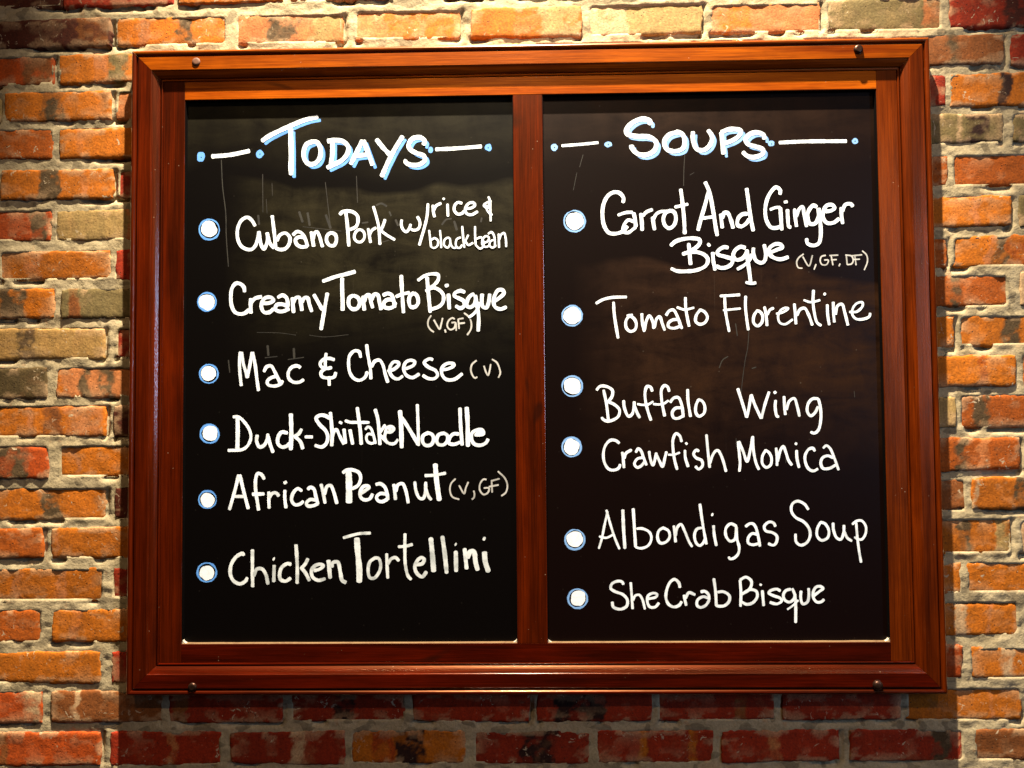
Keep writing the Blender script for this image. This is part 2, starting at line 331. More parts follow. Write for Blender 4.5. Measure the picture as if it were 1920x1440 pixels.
def build_wall():
    V = []; F = []; CC = []; SD = []; nv = 0
    G = 0.0045; gx0, gx1, gz0, gz1 = -2.60, 2.60, -1.65, 1.55
    nx, nz = int((gx1 - gx0) / G) + 1, int((gz1 - gz0) / G) + 1
    xs = gx0 + np.arange(nx) * G; zs = gz0 + np.arange(nz) * G
    X, Z = np.meshgrid(xs, zs)
    depth = (YW + 0.0014 + (fbm(X * 60, Z * 95, 3, 4) - 0.5) * 0.0048 + (fbm(X * 9, Z * 14, 8, 2) - 0.5) * 0.0040)
    inside = np.zeros_like(X); gap = np.zeros_like(X)
    gapn = sstep(0.52, 0.70, fbm(X * 20, Z * 6, 21, 3))
    for (tl, bl, tr, br, bricks) in rows:
        for b in bricks:
            x0, x1, base = b[0] - 1.6, b[1] + 1.6, b[2]; bands = b[3:]
            def vv(u, a, c): return a + (c - a) * (u - 110) / 1740.0
            j = lambda: random.uniform(-2.2, 2.2)
            us = np.array([x0, x1, x1, x0], float); vs = np.array([vv(x0, bl, br) + 1.5 + j(), vv(x1, bl, br) + 1.5 + j(), vv(x1, tl, tr) - 1.5 + j(), vv(x0, tl, tr) - 1.5 + j()])
            cx, cz = at(us, vs, YW)
            if cx.max() < gx0 + .05 or cx.min() > gx1 - .05 or cz.max() < gz0 + .05 or cz.min() > gz1 - .05: continue
            cx = np.clip(cx, gx0, gx1); cz = np.clip(cz, gz0, gz1)
            w = cx[1] - cx[0]; h = cz[3] - cz[0]
            if w < 0.02 or h < 0.02: continue
            vis = -0.1 < (cx.mean() + 1.05) / 2.1 < 1.1 and -0.85 < cz.mean() < 0.8 and not (abs(cx.mean()) < 0.62 and -0.58 < cz.mean() < 0.56)
            cell = 0.0032 if vis else 0.012
            n, m = max(4, int(w / cell)), max(3, int(h / cell))
            s = np.concatenate([[0, 0], np.linspace(0, 1, n + 1)[1:-1], [1, 1]]); e = 0.0016
            s[1] = e / w; s[-2] = 1 - e / w
            t = np.concatenate([[0, 0], np.linspace(0, 1, m + 1)[1:-1], [1, 1]]); t[1] = e / h; t[-2] = 1 - e / h
            s = np.concatenate([[0], s, [1]]); t = np.concatenate([[0], t, [1]])       # outer ring = skirt going into the bed
            SS, TT = np.meshgrid(s, t)
            px = cx[0] * (1 - SS) * (1 - TT) + cx[1] * SS * (1 - TT) + cx[2] * SS * TT + cx[3] * (1 - SS) * TT
            pz = cz[0] * (1 - SS) * (1 - TT) + cz[1] * SS * (1 - TT) + cz[2] * SS * TT + cz[3] * (1 - SS) * TT
            q = random.uniform(0, 50)
            ed = np.minimum(np.minimum(SS, 1 - SS) * w, np.minimum(TT, 1 - TT) * h)
            ew = np.exp(-ed / 0.012)
            ccx, ccz = px.mean(), pz.mean()
            rr = np.clip((0.016 - np.hypot(np.minimum(SS, 1 - SS) * w, np.minimum(TT, 1 - TT) * h)) / 0.016, 0, 1)  # rounded corners
            px2 = px + ew * ((fbm(px * 34 + q, pz * 34, 5) - .5) * 0.0042 + (vnoise(px * 150 + q, pz * 150, 6) - .5) * 0.0022) - np.sign(px - ccx) * rr * 0.0013
            pz2 = pz + ew * ((fbm(px * 30, pz * 30 + q, 9) - .5) * 0.0042 + (vnoise(px * 150, pz * 150 + q, 2) - .5) * 0.0026) - np.sign(pz - ccz) * rr * 0.0012
            tilt = random.uniform(-.0016, .0016); tilt2 = random.uniform(-.0012, .0012); off = random.uniform(-.0018, .0022)
            py = YW + off + tilt * (SS * 2 - 1) + tilt2 * (TT * 2 - 1) + (fbm(px * 28 + q, pz * 28, 12, 3) - .5) * 0.0020 + np.exp(-ed / 0.0022) * 0.0022
            py[0, :] = py[-1, :] = YW + .024; py[:, 0] = py[:, -1] = YW + .024
            jit = 1 + random.uniform(-.13, .13)
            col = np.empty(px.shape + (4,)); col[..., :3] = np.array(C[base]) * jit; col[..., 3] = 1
            auto = list(bands)
            if not bands and random.random() < .55:
                a = random.uniform(x0, x1 - 30); auto.append((a, a + random.uniform(10, 40), random.choice('PPkBom')))
            upx = x0 + SS * (x1 - x0)
            for (a, c2, nm) in auto:
                wob = (fbm(px * 22, pz * 55 + q, 31, 4) - .5) * 40
                f = sstep(a - 2, a + 1.5, upx + wob * .7) * (1 - sstep(c2 - 1.5, c2 + 2, upx + wob * .6 + 2))
                f = f * (0.35 + 0.65 * sstep(.36, .52, fbm(px * 60 + q, pz * 75, 41, 4)))
                col[..., :3] = col[..., :3] * (1 - f[..., None]) + np.array(C[nm]) * f[..., None]
            # mortar film dragged over the arrises
            sm = np.minimum(1, ew * 1.5) * sstep(.53, .60, fbm(px * 38 + q, pz * 60, 51, 4)) * .55
            col[..., :3] = col[..., :3] * (1 - sm[..., None]) + np.array(C['m']) * sm[..., None]
            R_, K_ = px.shape
            V.append(np.stack([px2, py, pz2], -1).reshape(-1, 3)); CC.append(col.reshape(-1, 4))
            sd = np.array([random.uniform(0, 30), random.uniform(0, 30), random.uniform(0, 30)]); SD.append(np.tile(sd, (R_ * K_, 1)))
            idx = nv + np.arange(R_ * K_).reshape(R_, K_)
            F.append(np.stack([idx[:-1, :-1], idx[:-1, 1:], idx[1:, 1:], idx[1:, :-1]], -1).reshape(-1, 4)); nv += R_ * K_
            # bed below this brick
            i0, i1 = int((cx.min() - .02 - gx0) / G), int((cx.max() + .02 - gx0) / G) + 2; i0 = max(i0, 0)
            k0, k1 = int((cz.min() - .02 - gz0) / G), int((cz.max() + .02 - gz0) / G) + 2; k0 = max(k0, 0)
            sx_ = X[k0:k1, i0:i1]; sz_ = Z[k0:k1, i0:i1]
            dx = np.maximum(cx[0] - sx_, sx_ - cx[1]); dz = np.maximum(cz[0] - sz_, sz_ - cz[3]); dd = np.maximum(dx, dz)
            inside[k0:k1, i0:i1] = np.maximum(inside[k0:k1, i0:i1], sstep(-0.003, -0.009, dd) if False else (dd < -0.006))
            gz = np.exp(-(np.abs(sz_ - (cz[0] - .002)) / .0045) ** 2) * (dx < 0) + .7 * np.exp(-(np.abs(sx_ - (cx[1] + .002)) / .004) ** 2) * (dz < 0)
            gap[k0:k1, i0:i1] = np.maximum(gap[k0:k1, i0:i1], gz)
    depth = depth + inside * 0.012 + gap * gapn * 0.013
    wall = empty('brick_wall', (0, YW, gz0))
    L = np.array([0, YW, gz0])
    mv = np.stack([X, depth, Z], -1).reshape(-1, 3) - L
    idx = np.arange(nx * nz).reshape(nz, nx)
    mf = np.stack([idx[:-1, :-1], idx[:-1, 1:], idx[1:, 1:], idx[1:, :-1]], -1).reshape(-1, 4)
    mesh_obj('mortar_bed', mv.tolist(), mf.tolist(), M_MORTAR, wall, smooth=True)
    mesh_obj('brick_facing', (np.concatenate(V) - L).tolist(), np.concatenate(F).tolist(), M_BRICK, wall, smooth=True,
             attrs={'col': ('FLOAT_COLOR', np.concatenate(CC)), 'seed': ('FLOAT_VECTOR', np.concatenate(SD))})
    # solid backing so that the wall has a body
    bv = [(x, y, z) for x in (gx0, gx1) for y in (.03, .11) for z in (0.0, gz1 - gz0)]
    mesh_obj('backing', bv, [(0, 1, 3, 2), (4, 6, 7, 5), (0, 4, 5, 1), (2, 3, 7, 6), (0, 2, 6, 4), (1, 5, 7, 3)], M_MORTAR, wall)
    tag(wall, 'weathered orange brick wall with thick cream mortar behind the menu board', 'wall')
build_wall()

# ------------------------------------------------------------------ menu board frame
HX, HZ = 0.75, 0.60415
menu = empty('menu_board', (0, YW, -HZ)); MO = np.array([0, YW, -HZ])
tag(menu, 'dark wooden framed chalkboard menu with two black panels hanging on the brick wall', 'menu board')

PROF = [(0.0, .031), (0.0, .0050), (.0008, .0028), (.0022, .0012), (.0045, .0004), (.0070, .0010), (.0086, .0026), (.0094, .0075), (.0120, .0078),
        (.0127, .0032), (.0136, .0024), (.0375, .0024), (.0386, .0030), (.0392, .0042), (.0402, .0046), (.0430, .0061), (.0458, .0078), (.0480, .0096),
        (.0503, .0117), (.0508, .0155), (.0526, .0157), (.0531, .0122), (.0540, .0116), (.0556, .0120), (.0562, .0150), (.0562, .0240), (.030, .031)]
def moulding(side, seed, sheen_tint):
    """one mitred length; s runs inwards from the outer edge"""
    L = {'t': HX, 'b': HX, 'l': HZ, 'r': HZ}[side]; N = 14
    vs = []; gr = []; run = 0
    cum = [0]
    for a, b in zip(PROF[:-1], PROF[1:]): cum.append(cum[-1] + math.hypot(a[0] - b[0], a[1] - b[1]))
    for i in range(N + 1):
        f = i / N * 2 - 1
        for (s, y), c in zip(PROF, cum):
            a = f * (L - s - 0.00025); o_ = {'t': HZ, 'b': HZ, 'l': HX, 'r': HX}[side] - s
            p = {'t': (a, y, o_), 'b': (a, y, -o_), 'l': (-o_, y, a), 'r': (o_, y, a)}[side]
            vs.append(np.array(p) - MO); gr.append((a + seed * 3.1, c + seed * 1.7, seed))
    K = len(PROF); fs = []
    for i in range(N):
        for k in range(K):
            q = (i * K + k, i * K + (k + 1) % K, (i + 1) * K + (k + 1) % K, (i + 1) * K + k)
            fs.append(q if side in 'bl' else q[::-1])
    fs.append(tuple(range(K))); fs.append(tuple(N * K + k for k in range(K)))
    o = mesh_obj('moulding', vs, fs, M_WOOD, menu, attrs={'grain': ('FLOAT_VECTOR', gr), 'sheen_tint': ('FLOAT', [sheen_tint] * len(vs))})
    bm = bmesh.new(); bm.from_mesh(o.data); bmesh.ops.recalc_face_normals(bm, faces=bm.faces); bm.to_mesh(o.data); bm.free()
    return o
m_top = moulding('t', 1, .46); m_bot = moulding('b', 2, .02); m_l = moulding('l', 3, .05); m_r = moulding('r', 4, .11)  # lamp light put into the wood tone: top palest, bottom darkest

def board_len(name, x0, x1, z0, z1, axis, seed, sheen_tint, y0=YRAIL, y1=.0295, bev=.0011, parent=menu, label=None):
    """flat timber length with eased edges"""
    vs = []; gr = []
    n = 10
    prof = [(0, y1), (0, y0 + bev), (bev * .3, y0 + bev * .3), (bev, y0)]
    if axis == 'x': a0, a1, c0, c1 = x0, x1, z0, z1
    else: a0, a1, c0, c1 = z0, z1, x0, x1
    pr = [(c0 + s, y) for s, y in prof] + [(c1 - s, y) for s, y in reversed(prof)]
    K = len(pr)
    for i in range(n + 1):
        a = a0 + (a1 - a0) * i / n
        for (c, y) in pr:
            vs.append(np.array((a, y, c) if axis == 'x' else (c, y, a)) - MO); gr.append((a + seed * 2.3, c + seed * 1.3, seed))
    fs = []
    for i in range(n):
        for k in range(K): fs.append((i * K + k, i * K + (k + 1) % K, (i + 1) * K + (k + 1) % K, (i + 1) * K + k))
    fs.append(tuple(range(K))); fs.append(tuple(n * K + k for k in range(K)))
    o = mesh_obj(name, vs, fs, M_WOOD, parent, attrs={'grain': ('FLOAT_VECTOR', gr), 'sheen_tint': ('FLOAT', [sheen_tint] * len(vs))})
    bm = bmesh.new(); bm.from_mesh(o.data); bmesh.ops.recalc_face_normals(bm, faces=bm.faces); bm.to_mesh(o.data); bm.free()
    if label: o['label'] = label
    return o
s0 = .0566
xl, zt = at(344.5, 188.5, YRAIL); xr, _ = at(1645, 400, YRAIL); _, zb = at(960, 1205, YRAIL)
xl = float(at(343.2, 700, YRAIL)[0]); xr = float(at(1657, 700, YRAIL)[0]); zt = float(at(960, 178, YRAIL)[1]); zb = float(at(960, 1206, YRAIL)[1])
xm0, xm1 = float(at(966, 700, YRAIL)[0]), float(at(1022, 700, YRAIL)[0])
g = .0002
board_len('stile', -HX + s0, xl, -HZ + s0, HZ - s0, 'z', 5, .05)
board_len('stile', xr, HX - s0, -HZ + s0, HZ - s0, 'z', 6, .14)
board_len('rail', xl + g, xr - g, zt, HZ - s0, 'x', 7, .66)  # upper rail toned up to carry the lamp's sheen
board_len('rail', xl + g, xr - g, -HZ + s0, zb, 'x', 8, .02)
board_len('mullion', xm0, xm1, zb + g, zt - g, 'z', 9, .06)

# screws through the moulding
def screw(u, v, parent, mat, r, hgt, slot):
    cx, cz = at(u, v, .0024); cx = float(cx); cz = float(cz)
    vs = []; fs = []; N = 28
    prof = [(r, .0005), (r * .98, -hgt * .45), (r * .84, -hgt * .85), (r * .45, -hgt), ]
    for (rr, y) in prof:
        for k in range(N):
            a = 2 * math.pi * k / N; vs.append((cx + rr * math.cos(a), .0024 + y, cz + rr * math.sin(a)))
    vs.append((cx, .0024 - hgt * (.8 if slot else 1.02), cz))
    for i in range(len(prof) - 1):
        for k in range(N): fs.append((i * N + k, (i + 1) * N + k, (i + 1) * N + (k + 1) % N, i * N + (k + 1) % N))
    b = (len(prof) - 1) * N
    for k in range(N): fs.append((b + k, len(vs) - 1, b + (k + 1) % N))
    o = mesh_obj('screw_cap', np.array(vs) - MO, fs, mat, parent, smooth=True)
    bm = bmesh.new(); bm.from_mesh(o.data); bmesh.ops.recalc_face_normals(bm, faces=bm.faces); bm.to_mesh(o.data); bm.free()
    return o
screw(368, 116, m_top, M_PLUG, .0078, .0022, False)
screw(1609, 93, m_top, M_SCREW, .0085, .0050, True)
screw(361, 1288, m_bot, M_SCREW, .0080, .0040, True)
screw(1645, 1284, m_bot, M_SCREW, .0088, .0070, False)

# ------------------------------------------------------------------ chalkboards
def chalkboard(x0, x1, mat, label):
    cx, cz = (x0 + x1) / 2, (zt + zb) / 2
    hx, hz = (x1 - x0) / 2 + .004, (zt - zb) / 2 + .004
    o = mesh_obj('chalkboard', [(-hx, 0, -hz), (hx, 0, -hz), (hx, 0, hz), (-hx, 0, hz), (-hx, .003, -hz), (hx, .003, -hz), (hx, .003, hz), (-hx, .003, hz)],
                 [(0, 1, 2, 3), (7, 6, 5, 4), (0, 4, 5, 1), (1, 5, 6, 2), (2, 6, 7, 3), (3, 7, 4, 0)], mat, menu, loc=Vector((cx, YBOARD, cz)) - Vector(MO))
    o['label'] = label
    # black edging strips round the rebate (sides and head)
    w = .0012; y0, y1 = YRAIL + .0013 - YBOARD, -.0002
    vs = []; fs = []
    def bx(a0, a1, c0, c1):
        b = len(vs)
        for (x, z) in ((a0, c0), (a1, c0), (a1, c1), (a0, c1)):
            vs.append((x - cx, y0, z - cz)); vs.append((x - cx, y1, z - cz))
        for q in ((0, 2, 4, 6), (1, 7, 5, 3), (0, 1, 3, 2), (2, 3, 5, 4), (4, 5, 7, 6), (6, 7, 1, 0)): fs.append(tuple(b + i for i in q))
    bx(x0 + .0001, x0 + w, zb + .006, zt - w - .0001); bx(x1 - w, x1 - .0001, zb + .006, zt - w - .0001); bx(x0 + .0001, x1 - .0001, zt - w, zt - .0001)
    mesh_obj('edging', vs, fs, M_EDGE, o)
    # thin pale strip painting the highlight along the lower ledge
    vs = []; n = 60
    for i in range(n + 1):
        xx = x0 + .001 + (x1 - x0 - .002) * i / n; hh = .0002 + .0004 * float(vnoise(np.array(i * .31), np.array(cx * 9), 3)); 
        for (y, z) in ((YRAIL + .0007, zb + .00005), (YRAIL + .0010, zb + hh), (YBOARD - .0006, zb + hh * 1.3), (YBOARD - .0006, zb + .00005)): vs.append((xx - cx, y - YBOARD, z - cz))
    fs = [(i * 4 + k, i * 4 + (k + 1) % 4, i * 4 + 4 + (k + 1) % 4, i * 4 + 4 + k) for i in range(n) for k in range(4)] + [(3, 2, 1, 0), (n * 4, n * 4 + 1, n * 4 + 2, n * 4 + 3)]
    q = mesh_obj('ledge_highlight', vs, fs, M_LEDGE_HIGHLIGHT, o)
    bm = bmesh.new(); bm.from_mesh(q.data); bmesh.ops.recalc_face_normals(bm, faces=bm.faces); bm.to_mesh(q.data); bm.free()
    # pale filler in the two lower corners
    for sgn, xx in ((1, x0), (-1, x1)):
        r = random.uniform(.0085, .0105); pts = [(0, 0)] + [(r - r * math.sin(a) * 1.0, r - r * math.cos(a)) for a in np.linspace(0, math.pi / 2, 7)]
        vs = []; K = len(pts)
        for y in (-.0065, -.0002):
            for (a, c) in pts: vs.append((xx + sgn * (a + .0002) - cx, y, zb + c + .0002 - cz))
        fs = [tuple(range(K)), tuple(range(2 * K - 1, K - 1, -1))] + [(k, (k + 1) % K, K + (k + 1) % K, K + k) for k in range(K)]
        q = mesh_obj('corner_filler', vs, fs, M_FILL, o)
        bm = bmesh.new(); bm.from_mesh(q.data); bmesh.ops.recalc_face_normals(bm, faces=bm.faces); bm.to_mesh(q.data); bm.free()
    return o
B_L = chalkboard(xl, xm0, board_material('chalkboard_smeared', -.24, .17, .335, (0.018, 0.0145, 0.005, 1), (0.0012, 0.0007, 0.0006, 1)), 'black chalkboard panel headed TODAYS')
B_R = chalkboard(xm1, xr, board_material('chalkboard_hazed', -.26, -.03, .165, (0.020, 0.0066, 0.0011, 1), (0.0030, 0.0008, 0.0005, 1)), 'black chalkboard panel headed SOUPS')  # brown band paints reflected room light over the wiped chalk

# ------------------------------------------------------------------ hand lettering
def smooth_pts(P):
    P = np.asarray(P, float)
    if len(P) < 3: 
        n = max(2, int(np.hypot(*(P[1] - P[0])) / 14)); return P[0] + (P[1] - P[0]) * np.linspace(0, 1, n + 1)[:, None]
    Q = np.vstack([2 * P[0] - P[1], P, 2 * P[-1] - P[-2]]); out = []
    for i in range(1, len(Q) - 2):
        p0, p1, p2, p3 = Q[i - 1:i + 3]
        d = lambda a, b: max(np.hypot(*(b - a)) ** .5, 1e-3)
        t1 = d(p0, p1); t2 = t1 + d(p1, p2); t3 = t2 + d(p2, p3)
        for t in np.linspace(t1, t2, max(3, int(np.hypot(*(p2 - p1)) / 9)), endpoint=False):
            a1 = (t1 - t) / t1 * p0 + t / t1 * p1; a2 = (t2 - t) / (t2 - t1) * p1 + (t - t1) / (t2 - t1) * p2; a3 = (t3 - t) / (t3 - t2) * p2 + (t - t2) / (t3 - t2) * p3
            b1 = (t2 - t) / t2 * a1 + t / t2 * a2; b2 = (t3 - t) / (t3 - t1) * a2 + (t - t1) / (t3 - t1) * a3
            out.append((t2 - t) / (t2 - t1) * b1 + (t - t1) / (t2 - t1) * b2)
    out.append(P[-1]); return np.array(out)

class Ink:
    """marker strokes on a board: each stroke a thin raised ribbon with rounded ends"""
    def __init__(s, lift=.00015): s.v = []; s.f = []; s.mi = []; s.h = lift; s.dry = []; s.dd = None
    def _emit(s, L, Rr, Hh, ctr, mi):
        b = len(s.v); n = len(L)
        for i in range(n):
            s.v.append((*L[i], Hh[i])); s.v.append((*Rr[i], Hh[i])); s.dry += [ctr[i], ctr[i]]
        for i in range(n - 1): s.f.append((b + 2 * i, b + 2 * i + 1, b + 2 * i + 3, b + 2 * i + 2)); s.mi.append(mi)
    def stroke(s, pts, w, mi=0, dx=0, dy=0, ox=0, oy=0, sc=6.0):
        P = smooth_pts(pts); r = w / 2.0
        # ends: extend by a rounded cap
        T = np.gradient(P, axis=0); T /= np.maximum(np.hypot(T[:, 0], T[:, 1]), 1e-6)[:, None]
        q = random.uniform(0, 90); d = np.concatenate([[0], np.cumsum(np.hypot(*np.diff(P, axis=0).T))])
        rad = r * (1 + .20 * (vnoise(d / 55, d * 0 + q, 3) - .5) + .14 * (vnoise(d / 13, d * 0 + q, 4) - .5))
        C0 = []; RR = []
        k0 = random.uniform(.35, .8); k1 = random.uniform(.3, .75)
        for a in (1.0, .92, .72, .4): C0.append(P[0] - T[0] * (a * r * k0 - r * .30)); RR.append(rad[0] * math.sqrt(max(0.02, 1 - a * a)))
        n0 = [i for i in range(len(P)) if d[i] > r * .30 and d[-1] - d[i] > r * .30]
        if not n0: n0 = [len(P) // 2]
        tang = [T[0]] * 4 + [T[i] for i in n0] + [T[-1]] * 4
        C0 += [P[i] for i in n0]; RR += [rad[i] for i in n0]
        for a in (.4, .72, .92, 1.0): C0.append(P[-1] + T[-1] * (a * r * k1 - r * .30)); RR.append(rad[-1] * math.sqrt(max(0.02, 1 - a * a)))
        C0 = np.array(C0); tang = np.array(tang); RR = np.array(RR)
        Nn = np.stack([-tang[:, 1], tang[:, 0]], 1)
        # keep the inner side of tight bends from folding over
        Lp = C0 + Nn * RR[:, None]; Rp = C0 - Nn * RR[:, None]
        org = np.array([ox + dx, oy + dy]); H = s.h + np.arange(len(C0)) * 4e-7
        s.h = H[-1] + 6e-6
        dr = np.clip(sstep(.50, .80, vnoise(np.arange(len(C0)) / 7.0, np.zeros(len(C0)) + q, 12)) * .8 + random.uniform(-.15, .30), 0, 1)
        s._emit(org + Lp / sc, org + Rp / sc, H, dr, mi)
    def blob(s, u, v, ru, rv, mi=0, wob=.05):
        N = 40; q = random.uniform(0, 99); b = len(s.v); s.v.append((u, v, s.h)); s.dry += [random.uniform(0, .25)] + list(np.clip(np.random.RandomState(int(u)).uniform(-.2, .5, N), 0, 1))
        for k in range(N):
            a = 2 * math.pi * k / N; f = 1 + wob * 2 * (vnoise(math.cos(a) * 1.6 + q, math.sin(a) * 1.6 + q, 1) - .5) + wob * .7 * (vnoise(np.array(math.cos(a) * 6 + q), np.array(math.sin(a) * 6 + q), 7) - .5)
            s.v.append((u + ru * f * math.cos(a), v + rv * f * math.sin(a), s.h))
        for k in range(N): s.f.append((b, b + 1 + k, b + 1 + (k + 1) % N)); s.mi.append(mi)
        s.h += 1e-5
    def ring(s, u, v, r0, r1, mi, jx=0, jy=0):
        N = 56; q = random.uniform(0, 99); b = len(s.v)
        for k in range(N):
            a = 2 * math.pi * k / N; ca, sa = math.cos(a), math.sin(a)
            n1 = vnoise(np.array(ca * 2 + q), np.array(sa * 2 + q), 2) - .5; n2 = vnoise(np.array(ca * 7 + q), np.array(sa * 7 + q), 5) - .5
            ro = r1 * (1 + .07 * n1 + .05 * n2); ri = r0 * (1 - .10 * n1 + .03 * n2)
            s.v.append((u + ro * ca, v + ro * sa, s.h)); s.v.append((u + jx + ri * ca, v + jy + ri * sa, s.h)); s.dry += [max(0, 1.6 * n1 + .2), max(0, n2)]
        for k in range(N):
            k2 = (k + 1) % N; s.f.append((b + 2 * k, b + 2 * k2, b + 2 * k2 + 1, b + 2 * k + 1)); s.mi.append(mi)
        s.h += 1e-5
    def text(s, spec, ox, oy, w, mi=0, dx=0, dy=0, wmul=1.0, sc=6.0):
        for st in spec.split(';'):
            st = st.strip()
            if not st: continue
            ww = w
            if ':' in st: a, st = st.split(':'); ww = float(a)
            s.stroke([tuple(map(float, p.split(','))) for p in st.split()], ww * wmul * .92, mi, dx, dy, ox, oy, sc)
    def build(s, name, mats, board, label=None):
        A = np.array(s.v); x, z = at(A[:, 0], A[:, 1], YBOARD)
        bl = board.location; 
        vs = np.stack([x - (bl.x + MO[0]), -A[:, 2], z - (bl.z + MO[2])], 1)
        # all faces towards the viewer
        fs = []
        for f in s.f:
            p = vs[list(f[:3])]; n = np.cross(p[1] - p[0], p[2] - p[0])
            fs.append(f if n[1] < 0 else tuple(reversed(f)))
        o = mesh_obj(name, vs, fs, mats, board, mat_ids=s.mi, attrs={'dry': ('FLOAT', s.dry)})
        if label: o['label'] = label
        return o

T_TODAYS_A = "52:790,385 870,330 1100,220 1290,145 1415,118; 60:1110,250 1115,500 1115,765; 1360,392 1290,425 1257,510 1272,605 1325,648 1395,632 1443,560 1442,460 1405,400 1350,392; 1522,390 1600,378 1695,390 1757,450 1750,525 1685,605 1605,648 1520,688; 1580,390 1580,520 1562,650"
T_TODAYS_B = "240,378 190,480 105,650; 248,378 295,500 352,660; 50:150,558 285,540; 395,368 470,462 545,540; 690,335 600,480 530,615 455,785; 925,432 938,385 882,347 802,362 757,430 772,480 842,522 930,555 940,602 882,650 780,655 720,622 732,598"
T_SOUPS_A = "58:1190,318 1190,282 1112,258 1010,292 932,370 932,422 1010,450 1180,462 1260,520 1242,610 1150,662 1052,650 988,582 985,552; 1500,405 1400,442 1352,520 1382,600 1470,622 1560,590 1580,490 1550,425 1480,402; 1675,402 1675,500 1720,598 1790,610 1860,560 1890,462 1845,382"
T_SOUPS_B = "75,412 85,530 100,655; 70,412 150,378 250,376 294,395 270,450 200,500 100,538; 558,490 550,442 480,412 392,432 347,490 372,540 470,572 540,602 540,648 450,688 370,678 315,632"
def heading(board, parts, dashes, dots, label, sub):
    ink = Ink(.00012)
    for (spec, ox, oy) in parts: ink.text(spec, ox, oy, 54, 0, 5.6, 5.6, .68)
    ink.build('lettering_shade', [M_BLUE if sub else M_PALE], board, 'pale blue drop shade painted under ' + label)
    ink = Ink(.00045)
    for (spec, ox, oy) in parts: ink.text(spec, ox, oy, 54, 0, 0, 0, .97)
    ink.build('heading_lettering', [M_WHITE], board, 'white hand lettered heading reading ' + label)
    for d in dashes:
        ink = Ink(); ink.text(*d); ink.build('dash', [M_WHITE], board)
    for (u, v, a, b) in dots:
        ink = Ink(); ink.blob(u, v, a, b, 0, .16)
        if a > 4.5: ink.h += .00003; ink.blob(u + .3, v + .6, 1.0, 1.3, 1, .2)
        ink.build('dot', [M_BLUE if sub else M_PALE, M_EDGE], board)
heading(B_L, [(T_TODAYS_A, 360, 200), (T_TODAYS_B, 640, 200)], [("225,560 430,542 650,497", 360, 200, 50), ("1065,480 1250,472 1580,447", 640, 200, 44)],
        [(377, 294.5, 7.3, 9.6), (487.3, 288.5, 7.2, 7.4), (807.5, 281, 4.4, 6.0), (915, 276.5, 7, 6.6)], 'TODAYS', True)
heading(B_R, [(T_SOUPS_A, 1020, 180), (T_SOUPS_B, 1340, 180)], [("200,560 400,545 612,524", 1020, 180, 34), ("725,525 1000,512 1485,508", 1340, 180, 42)],
        [(1039.3, 276, 6.2, 7), (1140.3, 270.5, 7, 5.6), (1446.5, 269.3, 6, 5.4), (1603, 264.3, 6, 5.4)], 'SOUPS', False)

def dish(board, label, chunks, mat=None):
    """the dish name is one mesh; a dietary note in brackets, written with a finer pen, is another"""
    main, note = Ink(), Ink()
    name, _, br = label.partition(' (')
    for (ox, oy, w, spec) in chunks: (note if w <= 20 else main).text(spec, ox, oy, w)
    main.build('dish_lettering', [mat or M_WHITE], board, 'white handwriting reading ' + name)
    if note.v: note.build('dietary_note', [M_NOTE], board, 'small white note (' + br + ' after ' + name)
dish(B_L, 'Cubano Pork w/ rice & black bean', [
 (340, 350, 40, "830,440 792,378 745,345 680,375 637,460 632,570 667,660 730,702 790,705 835,660 860,580 872,505; 875,505 885,600 905,670 930,700 962,640 972,560 965,515; 975,560 1000,640 1045,690; 1022,325 1035,430 1050,560 1060,690; 1075,610 1110,545 1170,522 1220,570 1215,640 1170,698 1110,708 1060,690; 1255,545 1300,507 1350,520 1395,590 1420,672; 1400,580 1320,568 1285,598 1300,650 1350,678 1418,672; 1460,505 1475,590 1490,675; 1485,590 1500,520 1525,507 1555,560 1575,630 1590,678; 1690,515 1645,545 1635,610 1670,660 1720,660 1745,600 1732,540 1685,515; 1850,285 1865,400 1875,520 1885,668; 1785,312 1815,283 1870,275 1930,285 1980,328 1988,390 1965,450 1895,485"),
 (660, 350, 33, "72,482 37,520 27,580 57,618 100,622 138,580 135,515 98,485 62,488; 182,472 195,550 210,630; 195,555 222,495 270,462; 240,222 270,320 300,450 315,650; 372,372 345,450 312,505; 325,495 400,550 482,598; 560,372 555,430 580,490 612,508 645,470 660,425; 652,470 690,490 740,480 765,430 757,375 732,335; 855,195 845,330 815,460 780,580 757,660; 910,212 915,280 930,345; 918,275 945,218 1002,187; 1075,198 1080,335; 1027,132 1040,148; 1238,188 1190,178 1155,215 1152,270 1190,310 1240,300 1265,270; 1280,248 1345,240 1383,210 1365,182 1318,187 1277,240 1287,300 1340,318 1412,282"),
 (660, 350, 26, "1535,115 1555,170 1557,260 1560,390; 1568,160 1515,182 1482,210 1505,235 1545,240; 1512,230 1522,270 1560,310 1578,318; 1545,185 1560,280; 1500,218 1550,215"),
 (660, 350, 24, "868,492 880,590 890,680; 892,600 930,580 968,610 960,668 925,690 890,680; 990,490 1000,590 1005,690; 1075,572 1042,600 1037,658 1075,688 1103,650 1100,585 1075,572; 1105,590 1112,650 1140,688 1170,688; 1222,572 1182,590 1167,640 1182,685 1215,688 1240,655; 1240,445 1250,560 1265,688; 1308,545 1275,615; 1278,620 1310,658 1362,632; 1385,450 1385,540 1392,660; 1400,590 1450,570 1478,620 1473,678 1440,698 1395,662; 1472,640 1530,612 1540,572 1507,557 1472,590 1467,650 1500,678 1540,670; 1532,532 1570,512 1600,560 1610,680; 1600,600 1562,612 1547,660 1580,688 1620,660; 1650,532 1655,688; 1657,600 1677,542 1710,522 1730,590 1735,678")])
